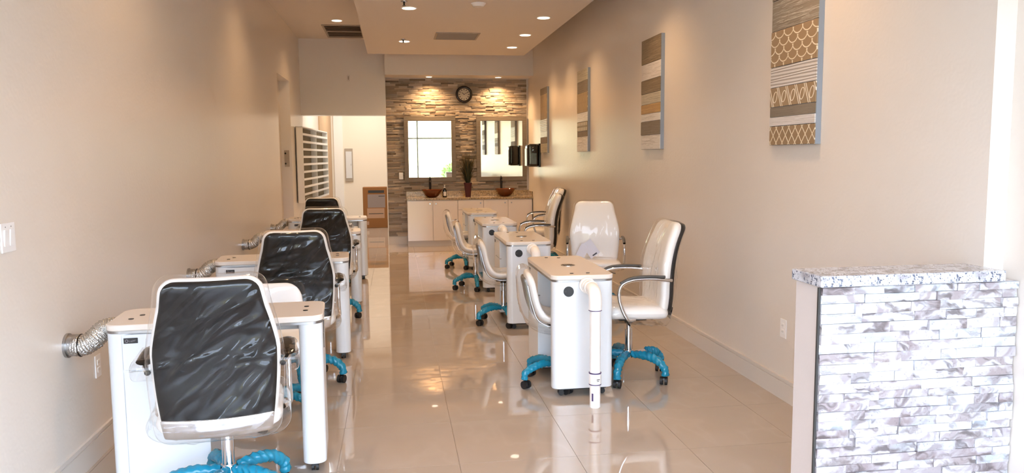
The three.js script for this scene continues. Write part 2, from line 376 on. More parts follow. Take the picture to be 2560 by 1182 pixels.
downlight(1.823, SLAB, -9.44, 'nearest visible downlight of the right ceiling row', DOWNLIGHT);
downlight(1.823, SLAB, -10.78, 'middle downlight of the right ceiling row', DOWNLIGHT);
downlight(1.823, SLAB, -12.0, 'farthest downlight of the right ceiling row by the soffit', DOWNLIGHT);
for (const [z, l] of [[-6.4, 'second'], [-3.8, 'nearest']]) { downlight(0.199, SLAB, z, `${l} downlight of the left row above the frame`, DOWNLIGHT); downlight(1.823, SLAB, z - 0.4, `${l} downlight of the right row above the frame`, DOWNLIGHT); }
downlight(-0.813, H, -12.26, 'downlight in the upper ceiling in front of the louvred vent', DOWNLIGHT);
for (const [z, l] of [[-8.6, 'third'], [-4.9, 'nearest']]) downlight(-0.813, H, z, `upper ceiling downlight over the ${l} left table, above the frame`, DOWNLIGHT);
downlight(0.637, 3.0, -14.03, 'soffit spotlight above the left mirror', WALLWASH, 1.2).scale.setScalar(0.72);
downlight(1.875, 3.0, -14.03, 'soffit spotlight above the right mirror', WALLWASH, 1.2).scale.setScalar(0.72);
{
  const v = thing('ceiling_vent', 'louvred return air vent in the upper ceiling above the opening', 'vent', [-0.77, H, -13.28]);
  part('vent_frame', [box(-0.31, 0.31, -0.014, 0, -0.64, -0.60), box(-0.31, 0.31, -0.014, 0, 0.60, 0.64), box(-0.31, -0.28, -0.014, 0, -0.6, 0.6), box(0.28, 0.31, -0.014, 0, -0.6, 0.6), box(-0.28, 0.28, -0.014, 0, -0.02, 0.02)], M.grille, v);
  part('vent_duct', duct(-0.28, 0.28, 0, 0.28, -0.6, 0.6), M.grille, v);
  for (let k = 0; k < 8; k++) part('louvre', new THREE.BoxGeometry(0.56, 0.003, 0.088).rotateX(0.5).translate(0, 0.012, -0.53 + k * 0.151), M.grille, v);
  const g = thing('ceiling_grille', 'flat grey air grille in the middle of the dropped ceiling', 'vent', [0.89, SLAB, -10.96]);
  part('grille_frame', [box(-0.3, 0.3, -0.012, 0, -0.3, -0.275), box(-0.3, 0.3, -0.012, 0, 0.275, 0.3), box(-0.3, -0.275, -0.012, 0, -0.275, 0.275), box(0.275, 0.3, -0.012, 0, -0.275, 0.275)], M.grille, g);
  part('grille_duct', duct(-0.275, 0.275, 0, 0.2, -0.275, 0.275), M.grille, g);
  part('fins', Array.from({ length: 21 }, (_, k) => box(-0.275, 0.275, -0.008, 0.006, -0.264 + k * 0.0264 - 0.005, -0.264 + k * 0.0264 + 0.005)), M.grille, g);
  for (const [x, z, l] of [[0.141, -8.62, 'small sprinkler head hanging at the top edge of the picture'], [0.162, -11.34, 'small sprinkler head beside the farther left downlight']]) {
    const s = thing('sprinkler_head', l, 'sprinkler', [x, SLAB, z]);
    part('escutcheon', cyl(0.034, 0.036, 0.008, 0, -0.004, 0), M.steel, s);
    part('sprinkler_body', cyl(0.008, 0.012, 0.04, 0, -0.026, 0, 12), M.bronze, s);
    part('deflector', cyl(0.02, 0.02, 0.003, 0, -0.048, 0, 16), M.bronze, s);
  }
  const d = thing('smoke_detector', 'round white smoke detector on the dropped ceiling', 'smoke detector', [0.946, SLAB, -8.65]);
  part('detector_base', cyl(0.085, 0.085, 0.008, 0, -0.004, 0, 28), M.plastic, d);
  part('detector_cover', cyl(0.055, 0.08, 0.03, 0, -0.023, 0, 28), M.plastic, d);
  const h = thing('wall_sensor', 'tiny beige sensor on the wall above the opening', 'sensor', [-0.767, 2.98, ZB + 0.16]);
  part('sensor_plate', rbox(0.05, 0.11, 0.008, 0.003, 0, 0, 0.004), M.doorPaint, h);
  part('sensor_eye', rbox(0.02, 0.06, 0.012, 0.004, 0, 0, 0.012), M.grille, h);
}

// ---------------------------------------------------------------- pictures on the right wall
function strokes(w, h, base, draw, seed) {
  const c = document.createElement('canvas'); c.width = w; c.height = h; const x = c.getContext('2d');
  x.fillStyle = base; x.fillRect(0, 0, w, h); const keep = seedValue; seedValue = seed; draw(x, w, h); seedValue = keep;
  const t = new THREE.CanvasTexture(c); t.colorSpace = THREE.SRGBColorSpace; return t;
}
const grain = (light, dark, n = 90) => (x, w, h) => { for (let i = 0; i < n; i++) { x.strokeStyle = rnd() < 0.5 ? light : dark; x.globalAlpha = rr(0.12, 0.5); x.lineWidth = rr(1, 3); x.beginPath(); let y = rr(0, h); const a = rr(0, w * 0.8), b = a + rr(w * 0.1, w * 0.6); x.moveTo(a, y); for (let k = a; k < b; k += 10) { y += rr(-1.2, 1.2); x.lineTo(k, y); } x.stroke(); } x.globalAlpha = 1; };
const scales = light => (x, w, h) => { x.strokeStyle = light; x.lineWidth = 4; const s = w / 5; for (let j = -1; j < 5; j++) for (let i = -1; i < 7; i++) { x.beginPath(); x.arc(i * s + (j & 1 ? s / 2 : 0), j * s * 0.55, s * 0.55, 0.15, Math.PI - 0.15); x.stroke(); } };
const crosses = light => (x, w, h) => { x.strokeStyle = light; x.lineWidth = 4; const s = w / 5; for (let i = 0; i < 6; i++) { for (const k of [0, 9]) { x.beginPath(); x.moveTo(i * s + k - 10, 0); x.lineTo(i * s + s * 0.5 + k - 10, h); x.stroke(); } x.beginPath(); x.ellipse(i * s + s * 0.62, h / 2, s * 0.2, h * 0.28, 0.2, 0, 7); x.stroke(); } };
const diamonds = light => (x, w, h) => { x.strokeStyle = light; x.lineWidth = 4; const s = w / 7; for (let i = -2; i < 9; i++) { x.beginPath(); x.moveTo(i * s, 0); x.lineTo(i * s + h * 0.5, h); x.stroke(); x.beginPath(); x.moveTo(i * s + h * 0.5, 0); x.lineTo(i * s, h); x.stroke(); } };
const ripples = (light, dark) => (x, w, h) => { for (let j = 0; j < 14; j++) { x.strokeStyle = j % 2 ? light : dark; x.lineWidth = 3; x.beginPath(); for (let k = 0; k <= w; k += 8) x.lineTo(k, j * h / 14 + 2 * Math.sin(k / 60 + j)); x.stroke(); } };
const dashes = light => (x, w, h) => { x.fillStyle = light; for (let i = 0; i < 12; i++) for (let j = 0; j < 2; j++) x.fillRect(i * w / 12 + 4, j * h / 2 + 6, w / 34, h / 2 - 12); };
const P = {
  distressed: [strokes(256, 96, '#8d8273', grain('#d9d3cb', '#6c6355', 160), 1), 0.55], scaly: [strokes(256, 128, '#9a8163', scales('#e9dcc6'), 2), 0.45], silverLines: [strokes(256, 96, '#c9c3be', ripples('#e6e3e1', '#8d8379'), 3), 0.35],
  crossed: [strokes(256, 96, '#9b8365', crosses('#eee2d0'), 4), 0.45], taupe: [strokes(256, 64, '#83786a', grain('#958a7b', '#6b6153', 60), 5), 0.6], silver: [strokes(256, 64, '#d6d1ce', grain('#f2f0ef', '#aaa39d', 70), 6), 0.35],
  lattice: [strokes(256, 96, '#957c5e', diamonds('#e6d8bf'), 7), 0.45], brown: [strokes(256, 96, '#7f6f5a', grain('#a8977d', '#5f523f', 150), 8), 0.6], gold: [strokes(256, 64, '#b08c58', grain('#dab77b', '#8b6a3d', 60), 9), 0.4],
  pale: [strokes(256, 64, '#dcd8d2', grain('#f0eeea', '#8f877c', 60), 10), 0.5], dashed: [strokes(256, 64, '#8d7c64', dashes('#e6e0d6'), 11), 0.5], slanted: [strokes(256, 96, '#9a866a', diamonds('#c6ab7f'), 12), 0.5], cream: [strokes(256, 64, '#b9b2a0', grain('#d0cab9', '#8b8471', 60), 13), 0.55],
};
const PM = {}; for (const k in P) PM[k] = std('#ffffff', P[k][1], { map: P[k][0], bumpMap: P[k][0], bumpScale: 0.003 });
function picture(z, label, strips) {                                 // strips from the top: [pattern, share of the height]
  const t = thing('relief_picture', label, 'picture', [XR, 1.64, z], 0, 'relief pictures on the right wall');
  part('canvas_box', box(-0.034, -0.001, 0, 1.05, -0.278, 0.278), M.canvasSide, t, 'blue grey canvas edge');
  let y = 1.05; const sum = strips.reduce((a, s) => a + s[1], 0);
  strips.forEach(([k, share], i) => {
    const h = 1.05 * share / sum, d = [0.007, 0.005, 0.008, 0.0055][i % 4];
    const g = new RoundedBoxGeometry(d, h - 0.003, 0.555, 1, 0.0015).translate(-0.034 - d / 2, y - h / 2, 0);
    const p = g.attributes.position, uv = g.attributes.uv; for (let q = 0; q < p.count; q++) uv.setXY(q, 0.5 + p.getZ(q) / 0.555, (p.getY(q) - y + h) / h);
    part('plank', g, PM[k], t); y -= h;
  });
}
picture(-4.52, 'nearest relief picture with scale patterned and silver bands, above the half wall', [['taupe', 0.14], ['distressed', 0.19], ['scaly', 0.226], ['silverLines', 0.128], ['crossed', 0.124], ['taupe', 0.064], ['silver', 0.057], ['lattice', 0.121]]);
picture(-7.20, 'relief picture of brown and white wood bands above the nearest white chair', [['brown', 0.222], ['silver', 0.146], ['brown', 0.124], ['cream', 0.097], ['gold', 0.086], ['pale', 0.07], ['taupe', 0.124], ['pale', 0.13]]);
picture(-9.93, 'relief picture with slanted tan lines, third from the front', [['cream', 0.14], ['taupe', 0.14], ['slanted', 0.24], ['silver', 0.11], ['dashed', 0.12], ['taupe', 0.065], ['pale', 0.18]]);
picture(-12.58, 'farthest relief picture next to the black towel dispenser', [['taupe', 0.1], ['slanted', 0.38], ['silverLines', 0.19], ['silver', 0.09], ['taupe', 0.095], ['cream', 0.145]]);

// ---------------------------------------------------------------- wash counter at the rear
{
  const edges = [0.207, 0.658, 1.101, 1.564, 2.007, 2.452], y0 = 0.1, y1 = 0.815, zf = -13.83;
  const cabinets = [[0, 2, 'white gloss double door base cabinet under the left sink'], [2, 3, 'narrow white gloss base cabinet with drawer between the sinks'], [3, 5, 'white gloss double door base cabinet under the right sink']];
  for (const [a, b, label] of cabinets) {
    const t = thing('base_cabinet', label, 'cabinet', [edges[a], 0, zf], 0, 'white base cabinets along the stone wall'), w = edges[b] - edges[a] - 0.001;
    part('carcass', box(0, w, y0, 0.825, -0.425, -0.018), M.cabinet, t);
    part('toe_kick', box(0, w, 0, y0, -0.425, -0.045), M.trim, t);
    for (let i = a; i < b; i++) {
      const x0 = edges[i] - edges[a] + 0.004, x1 = edges[i + 1] - edges[a] - 0.005, kx = [0.607, 0.713, 1.508, 1.95, 2.067][i] - edges[a];
      const fronts = i === 2 ? [[0.645, y1], [y0, 0.64]] : [[y0, y1]];
      fronts.forEach(([q0, q1], k) => {
        const d = part(i === 2 && k === 0 ? 'drawer' : 'door', rbox(x1 - x0, q1 - q0 - 0.004, 0.018, 0.003, (x0 + x1) / 2, (q0 + q1) / 2, -0.009), M.cabinet, t);
        if (k === 0) part('knob', [cylZ(0.006, 0.018, kx, 0.76, 0.008, 10), cylZ(0.014, 0.008, kx, 0.76, 0.02, 14)], M.steel, d);
      });
    }
  }
  const top = thing('countertop', 'gold speckled granite countertop with low backsplash', 'countertop', [0, 0, 0]);
  part('slab', metreUV(rbox(2.268, 0.04, 0.45, 0.005, 1.328, 0.845, -14.035)), M.goldGranite, top);
  part('backsplash', metreUV(rbox(2.262, 0.10, 0.012, 0.003, 1.328, 0.915, ZB + 0.042)), M.goldGranite, top);
  part('side_splash', metreUV(rbox(0.018, 0.09, 0.42, 0.003, XR - 0.012, 0.911, -14.04)), M.goldGranite, top);
  const sink = (x, l) => {
    const t = thing('vessel_sink', `brown glass vessel sink ${l}`, 'sink', [x, 0.865, -14.0], 0, 'brown glass bowls on the granite');
    const prof = [[0.05, 0], [0.09, 0.006], [0.14, 0.045], [0.182, 0.105], [0.2, 0.14], [0.194, 0.14], [0.176, 0.108], [0.134, 0.052], [0.08, 0.016], [0, 0.012]].map(p => new THREE.Vector2(p[0] * 0.93, p[1]));
    part('bowl', new THREE.LatheGeometry(prof, 40), M.bowl, t); part('drain', cyl(0.02, 0.02, 0.004, 0, 0.015, 0), M.bronze, t);
  };
  sink(0.655, 'under the left mirror'); sink(1.981, 'under the right mirror');
  const tap = (x, l) => {
    const t = thing('vessel_faucet', `tall dark bronze faucet ${l}`, 'faucet', [x, 0.865, -14.215], 0, 'tall bronze faucets');
    part('faucet_foot', cyl(0.028, 0.026, 0.014, 0, 0.007, 0), M.bronze, t);
    part('faucet_column', cyl(0.02, 0.022, 0.32, 0, 0.16, 0), M.bronze, t);
    part('spout', tube([[0, 0.27, 0], [0, 0.29, 0.05], [0, 0.265, 0.095]], 0.012, 16, 10), M.bronze, t);
    part('lever', [cyl(0.017, 0.02, 0.02, 0, 0.33, 0), new THREE.BoxGeometry(0.012, 0.008, 0.06).rotateX(-0.35).translate(0, 0.35, -0.012)], M.bronze, t);
  };
  tap(0.632, 'behind the left bowl'); tap(1.94, 'behind the right bowl');
  const b = thing('soap_bottle', 'dark soap bottle with white label right of the left bowl', 'bottle', [0.878, 0.865, -13.95]);
  part('bottle_body', new THREE.LatheGeometry([[0, 0], [0.036, 0], [0.038, 0.01], [0.038, 0.125], [0.03, 0.145], [0.014, 0.155], [0.014, 0.17], [0, 0.17]].map(p => new THREE.Vector2(...p)), 24), M.blackGloss, b);
  part('bottle_label', new THREE.CylinderGeometry(0.0388, 0.0388, 0.075, 20, 1, true, -0.7, 1.4).translate(0, 0.065, 0), M.plastic, b, 'white printed label');
  part('pump', [cyl(0.016, 0.016, 0.02, 0, 0.178, 0), cyl(0.005, 0.005, 0.03, 0, 0.2, 0, 10), rbox(0.016, 0.012, 0.05, 0.003, 0, 0.217, 0.012)], M.plastic, b, 'white pump head');
  const p = thing('potted_grass', 'potted dark ornamental grass in a burgundy vase between the sinks', 'plant', [1.297, 0.865, -13.97]);
  part('vase', new THREE.CylinderGeometry(0.092, 0.062, 0.24, 4, 1).rotateY(Math.PI / 4).translate(0, 0.12, 0), M.pot, p, 'burgundy tapered square vase');
  part('vase_rim', new THREE.CylinderGeometry(0.098, 0.095, 0.02, 4, 1).rotateY(Math.PI / 4).translate(0, 0.245, 0), M.pot, p);
  for (const [mat, n, name] of [[M.leaf, 420, 'grass_blades'], [M.leafTan, 90, 'seed_heads']]) {
    const list = [];
    for (let i = 0; i < n; i++) {
      const a = rr(0, 6.28), lean = rr(0.02, 0.19) * (name === 'seed_heads' ? 1.1 : 1), h = name === 'seed_heads' ? rr(0.34, 0.60) : rr(0.10, 0.54), w = rr(0.005, 0.011), s = V(Math.cos(a), 0, Math.sin(a)), q = V(-s.z, 0, s.x);
      const v = []; const at = k => V(s.x * (0.03 + lean * k * k), 0.25 + h * k, s.z * (0.03 + lean * k * k) * 0.7), ks = [0, 0.4, 0.75, 1];
      for (let k = 0; k < 3; k++) { const A = at(ks[k]), B = at(ks[k + 1]), wa = w * (1 - ks[k]), wb = w * (1 - ks[k + 1]) + 0.0006; const c = [A.clone().addScaledVector(q, -wa), A.clone().addScaledVector(q, wa), B.clone().addScaledVector(q, -wb), B.clone().addScaledVector(q, wb)]; for (const e of [0, 1, 2, 1, 3, 2]) v.push(...c[e].toArray()); }
      const g = new THREE.BufferGeometry(); g.setAttribute('position', new THREE.Float32BufferAttribute(v, 3)); g.setAttribute('uv', new THREE.Float32BufferAttribute(new Float32Array(v.length / 3 * 2), 2)); g.computeVertexNormals(); list.push(g);
    }
    part(name, list, mat, p).userData.kind = 'stuff';
  }
  const mirror = (x0, x1, l) => {
    const y0 = 1.14, y1 = 2.315, f = 0.078, z = ZB + 0.036, t = thing('wall_mirror', l, 'mirror', [(x0 + x1) / 2, y0, z], 0, 'framed mirrors on the stone wall'), w = (x1 - x0) / 2, h = y1 - y0;
    for (const [a, b, c, d] of [[-w, w, h - f, h], [-w, w, 0, f], [-w, -w + f, f, h - f], [w - f, w, f, h - f]]) part('frame_rail', metreUV(rbox(b - a, d - c, 0.03, 0.004, (a + b) / 2, (c + d) / 2, 0.015)), M.mirrorFrame, t);
    part('mirror_glass', box(-w + f, w - f, f, h - f, 0.002, 0.012), M.mirror, t, 'silvered glass');
  };
  mirror(0.178, 1.112, 'framed mirror above the left sink showing the bright shop window'); mirror(1.492, 2.422, 'framed mirror above the right sink beside the black dispenser');
  const c = thing('wall_clock', 'round wall clock with dark wooden rim above the plant', 'clock', [1.277, 2.712, ZB + 0.036]);
  part('clock_rim', new THREE.LatheGeometry([[0.108, 0], [0.152, 0], [0.154, 0.012], [0.142, 0.032], [0.122, 0.036], [0.108, 0.022], [0.108, 0]].map(p => new THREE.Vector2(...p)), 48).rotateX(Math.PI / 2), M.clockRim, c);
  part('dial', cylZ(0.11, 0.008, 0, 0, 0.01, 40), M.clockFace, c, 'cream dial');
  for (let k = 0; k < 12; k++) part('hour_mark', new THREE.BoxGeometry(0.012, 0.026, 0.002).translate(0, 0.086, 0.015).rotateZ(-k * Math.PI / 6), M.slot, c);
  part('hour_hand', new THREE.BoxGeometry(0.009, 0.055, 0.002).translate(0, 0.024, 0.018).rotateZ(0.86), M.slot, c); part('minute_hand', new THREE.BoxGeometry(0.007, 0.08, 0.002).translate(0, 0.034, 0.021).rotateZ(-1.05), M.slot, c);
  part('hand_pin', cylZ(0.008, 0.006, 0, 0, 0.02, 12), M.slot, c);
  const d = thing('towel_dispenser', 'glossy black paper towel dispenser on the right wall by the mirror', 'dispenser', [XR, 1.40, -13.18]);
  part('dispenser_back', rbox(0.03, 0.40, 0.27, 0.008, -0.016, 0.2, 0), M.black, d);
  part('dispenser_cover', rbox(0.20, 0.39, 0.27, 0.05, -0.128, 0.2, 0, 5), M.blackGloss, d);
  part('window_dome', new THREE.SphereGeometry(0.055, 20, 12).scale(1, 1, 0.25).translate(-0.11, 0.29, 0.134), M.blackGloss, d, 'glossy round level window');
  part('front_edge', rbox(0.012, 0.30, 0.20, 0.005, -0.231, 0.17, 0), M.steel, d, 'grey front strip');
}
// switches and outlets
function wallPlate(name, label, category, pos, turn, w, h, rockers) {
  const t = thing(name, label, category, pos, turn);
  part('cover_plate', rbox(w, h, 0.007, 0.003, 0, 0, 0.0035), M.plastic, t);
  if (rockers) for (const s of rockers) { part('rocker', new THREE.BoxGeometry(0.034, 0.068, 0.006).rotateX(0.07).translate(s, 0, 0.009), M.plastic, t); part('screw', cylZ(0.0028, 0.002, s, h / 2 - 0.016, 0.0078, 8), M.steel, t); }
  else for (const s of [-0.02, 0.02]) { const r = part('receptacle', rbox(0.033, 0.028, 0.004, 0.0018, 0, s, 0.008), M.plastic, t); part('slots', [box(-0.008, -0.006, s - 0.005, s + 0.005, 0.0096, 0.0104), box(0.006, 0.008, s - 0.005, s + 0.005, 0.0096, 0.0104)], M.slot, r); }
}
wallPlate('light_switch', 'white double rocker light switch at the far left edge', 'switch', [XL, 1.262, -3.492], Math.PI / 2, 0.118, 0.122, [-0.024, 0.024]);
wallPlate('wall_outlet', 'white wall outlet under the nearest foil duct', 'outlet', [XL, 0.482, -4.36], Math.PI / 2, 0.075, 0.122);
wallPlate('wall_outlet', 'white wall outlet low on the right wall behind the half wall', 'outlet', [XR, 0.463, -4.61], -Math.PI / 2, 0.075, 0.122);
wallPlate('wall_outlet', 'pale outlet on the stone wall left of the left mirror', 'outlet', [0.113, 1.25, ZB + 0.036], 0, 0.075, 0.122);

// ---------------------------------------------------------------- manicure tables
const TL = 1.0, TD = 0.42, TH = 0.81;
const logoMap = strokes(128, 48, '#0d0c0e', (x) => { x.strokeStyle = '#8e8790'; x.lineWidth = 5; x.beginPath(); x.arc(28, 25, 12, 0, 7); x.stroke(); x.lineWidth = 3; x.beginPath(); x.moveTo(50, 16); x.lineTo(50, 33); x.lineTo(60, 33); x.moveTo(66, 20); x.lineTo(66, 33); x.lineTo(75, 33); x.lineTo(75, 20); x.moveTo(82, 36); x.lineTo(82, 20); x.lineTo(92, 22); x.lineTo(88, 30); x.moveTo(97, 32); x.lineTo(97, 20); x.lineTo(112, 20); x.stroke(); }, 3);
const logoMat = std('#ffffff', 0.35, { map: logoMap });
function caster(parent, x, z, r = 0.024) {
  const c = part('caster', [cylX(r, 0.013, x - 0.011, r, z, 18), cylX(r, 0.013, x + 0.011, r, z, 18)], M.rubber, parent);
  part('caster_fork', [rbox(0.034, 0.02, 0.03, 0.004, x, r * 2 - 0.004, z), cyl(0.008, 0.008, 0.016, x, r * 2 + 0.008, z, 8)], M.black, c);
}
function makeTable(label, left) {
  const t = thing('manicure_table', label, 'table', [0, 0, 0], 0, left ? 'manicure tables along the left wall' : 'manicure tables along the right side');
  const y0 = 0.055, y1 = TH - 0.042;
  part('table_top', plate(TL, TD, 0.065, 0.03, 0.005).translate(0, TH - 0.03, 0), M.laminate, t);
  part('edge_band', plate(TL - 0.006, TD - 0.006, 0.062, 0.012).translate(0, TH - 0.042, 0), M.steel, t, 'brushed metal band under the top');
  part('end_panel', plate(0.115, TD - 0.012, 0.048, y1 - y0, 0.004).translate(TL / 2 - 0.0625, y0, 0), M.tableWhite, t);
  part('pedestal', [plate(0.13, TD - 0.012, 0.055, y1 - y0, 0.004).translate(-TL / 2 + 0.07, y0, 0), box(-TL / 2 + 0.07, -TL / 2 + 0.45, y0, y1, -TD / 2 + 0.012, TD / 2 - 0.024)], M.tableWhite, t);
  part('rear_rail', box(-TL / 2 + 0.45, TL / 2 - 0.12, y1 - 0.10, y1, -TD / 2 + 0.02, -TD / 2 + 0.038), M.tableWhite, t);
  const dr = part('drawer', rbox(0.377, 0.172, 0.02, 0.003, -TL / 2 + 0.262, y1 - 0.092, TD / 2 - 0.016), M.tableWhite, t);
  const np = part('name_plate', new RoundedBoxGeometry(0.062, 0.026, 0.004, 1, 0.0015), logoMat, dr, 'small black maker plate'); np.position.set(-TL / 2 + 0.118, y1 - 0.035, TD / 2 - 0.004);
  { const g = np.geometry, p = g.attributes.position, uv = g.attributes.uv; for (let i = 0; i < p.count; i++) uv.setXY(i, p.getX(i) / 0.062 + 0.5, p.getY(i) / 0.026 + 0.5); }
  part('door', rbox(0.377, y1 - 0.186 - y0, 0.02, 0.003, -TL / 2 + 0.262, (y0 + y1 - 0.186) / 2, TD / 2 - 0.016), M.tableWhite, t);
  for (const [x, z] of [[-TL / 2 + 0.09, 0.07], [-TL / 2 + 0.12, -0.02], [TL / 2 - 0.09, 0.06], [TL / 2 - 0.09, -0.05]]) part('cable_hole', cyl(0.0125, 0.0125, 0.003, x, TH + 0.0012, z, 16), M.black, t);
  if (!left) {
    const v = part('dust_vent', cyl(0.05, 0.05, 0.004, 0.03, TH + 0.0015, 0, 28), M.steel, t, 'round dust extraction vent');
    part('vent_slots', Array.from({ length: 5 }, (_, k) => box(0.03 - 0.035, 0.03 + 0.035, TH + 0.0035, TH + 0.0045, -0.03 + k * 0.015 - 0.003, -0.03 + k * 0.015 + 0.003)), M.black, v);
    const g = part('side_grommet', cylX(0.034, 0.008, TL / 2 - 0.002, 0.705, 0.10, 24), M.black, t, 'round black cable grommet');
    part('grommet_notch', box(TL / 2 + 0.002, TL / 2 + 0.0035, 0.70, 0.712, 0.115, 0.132), M.slot, g);
  } else {
    part('pull_slot', rbox(0.008, 0.075, 0.028, 0.003, TL / 2 - 0.006, 0.715, 0.04), M.black, t, 'black recessed grip');
    part('pull_slot', rbox(0.008, 0.075, 0.022, 0.003, TL / 2 - 0.006, 0.655, 0.07), M.black, t, 'black recessed grip');
  }
  for (const [a, b] of [[-TL / 2 + 0.04, -TL / 2 + 0.43], [TL / 2 - 0.10, TL / 2 - 0.03]]) part('foot_bar', box(a, b, y0 - 0.012, y0, -TD / 2 + 0.05, TD / 2 - 0.05), M.black, t);
  for (const x of [-TL / 2 + 0.10, TL / 2 - 0.065]) for (const z of [-0.14, 0.14]) caster(t, x, z, 0.019);
  return t;
}
const tableL = makeTable('white manicure table at the left front behind the nearest black-backed chair', true);
const LT = [-3.83, -6.08, -8.27, -10.17], tilt = 0.06;
tableL.position.set(-0.878, 0, LT[0] - TD / 2); tableL.rotation.y = tilt;
copy(tableL, 'second white manicure table from the front along the left wall', [-0.878, 0, LT[1] - TD / 2], tilt);
copy(tableL, 'third white manicure table from the front along the left wall', [-0.878, 0, LT[2] - TD / 2], tilt);
copy(tableL, 'farthest white manicure table along the left wall by the shelf rack', [-0.878, 0, LT[3] - TD / 2], tilt);
const tableR = makeTable('nearest white manicure table on the right with a tall white pipe at its end', false);
const RT = [-4.87, -6.92, -8.92, -10.72], RX = 1.2;
tableR.position.set(RX, 0, RT[0] - TL / 2); tableR.rotation.y = -Math.PI / 2;
copy(tableR, 'second white manicure table from the front on the right', [RX, 0, RT[1] - TL / 2], -Math.PI / 2);
copy(tableR, 'third white manicure table from the front on the right', [RX, 0, RT[2] - TL / 2], -Math.PI / 2);
copy(tableR, 'farthest white manicure table on the right in front of the cabinets', [RX, 0, RT[3] - TL / 2], -Math.PI / 2);
// white drain pipes at the ends of the right tables
RT.slice(0, 3).forEach((z, i) => {
  const t = thing('vent_pipe', ['tall white plastic pipe with purple marks at the nearest right table', 'white plastic pipe elbow at the end of the second right table', 'white plastic pipe elbow at the end of the third right table'][i], 'pipe', [RX + 0.02, 0, z + 0.004], 0, 'white plastic exhaust pipes');
  const a = 0.215;
  part('pipe_flange', [cylZ(0.052, 0.02, 0, 0.745, 0.01, 28), cylZ(0.044, 0.05, 0, 0.745, 0.035, 28)], M.pipe, t);
  part('elbow', [tube([[0, 0.745, 0.05], [0, 0.745, 0.11], [0, 0.742, a - 0.06], [0, 0.725, a - 0.018], [0, 0.69, a], [0, 0.62, a]], 0.041, 30, 24), new THREE.TorusGeometry(0.041, 0.006, 10, 28).translate(0, 0.745, 0.115)], M.pipe, t);
  part('pipe_run', cyl(0.034, 0.034, 0.62, 0, 0.31, a, 28), M.pipe, t);
  const c = part('coupling', cyl(0.039, 0.039, 0.075, 0, 0.185, a, 28), M.pipe, t);
  part('primer_ring', [cyl(0.0395, 0.0395, 0.007, 0, 0.222, a, 28), cyl(0.0395, 0.0395, 0.006, 0, 0.15, a, 28), cyl(0.0415, 0.0415, 0.005, 0, 0.622, a, 28)], M.purple, c, 'purple primer rings');
  part('stamp', [new THREE.CylinderGeometry(0.0393, 0.0393, 0.005, 10, 1, true, 0, 0.6).translate(0, 0.185, a), new THREE.CylinderGeometry(0.0393, 0.0393, 0.004, 10, 1, true, 0.05, 0.4).translate(0, 0.176, a)], M.slot, c);
  part('primer_smear', new THREE.CylinderGeometry(0.0345, 0.0345, 0.05, 8, 1, true, -0.9, 0.35).translate(0, 0.07, a), M.purple, t);
});
// foil ducts from the left tables to the wall
LT.forEach((z, i) => {
  const zw = [-4.0, -6.27, -8.47, -10.38][i];
  const t = thing('foil_duct', ['crinkled foil duct from the nearest left table to the wall', 'crinkled foil duct behind the second left table', 'crinkled foil duct beside the second black-backed chair', 'farthest crinkled foil duct by the rear left table'][i], 'duct', [XL, 0, zw], 0, 'foil ducts to the left wall');
  const zt = z - 0.20 - zw, c = curve([[0.02, 0.68, 0], [0.075, 0.68, 0.01], [0.12, 0.70, 0.02 + zt * 0.4], [0.165, 0.745, zt * 0.8], [0.205, 0.755, zt], [0.218, 0.755, zt]]);
  const g = new THREE.TubeGeometry(c, 90, 0.05, 26, false), p = g.attributes.position, n = g.attributes.normal;
  for (let k = 0; k < p.count; k++) { const ring = Math.floor(k / 27); const o = 0.0022 * Math.sin(ring * 1.55) + 0.004 * perlin.noise(p.getX(k) * 60, p.getY(k) * 60, p.getZ(k) * 60 + i * 9); p.setXYZ(k, p.getX(k) + n.getX(k) * o, p.getY(k) + n.getY(k) * o, p.getZ(k) + n.getZ(k) * o); }
  g.computeVertexNormals();
  part('duct_hose', g, M.foil, t);
  part('wall_collar', [cylX(0.06, 0.012, 0.006, 0.68, 0, 32), cylX(0.053, 0.06, 0.035, 0.68, 0, 32)], M.steel, t);
  part('clamp', new THREE.TorusGeometry(0.054, 0.003, 8, 32).rotateY(Math.PI / 2).translate(0.068, 0.68, 0.006), M.bronze, t);
});

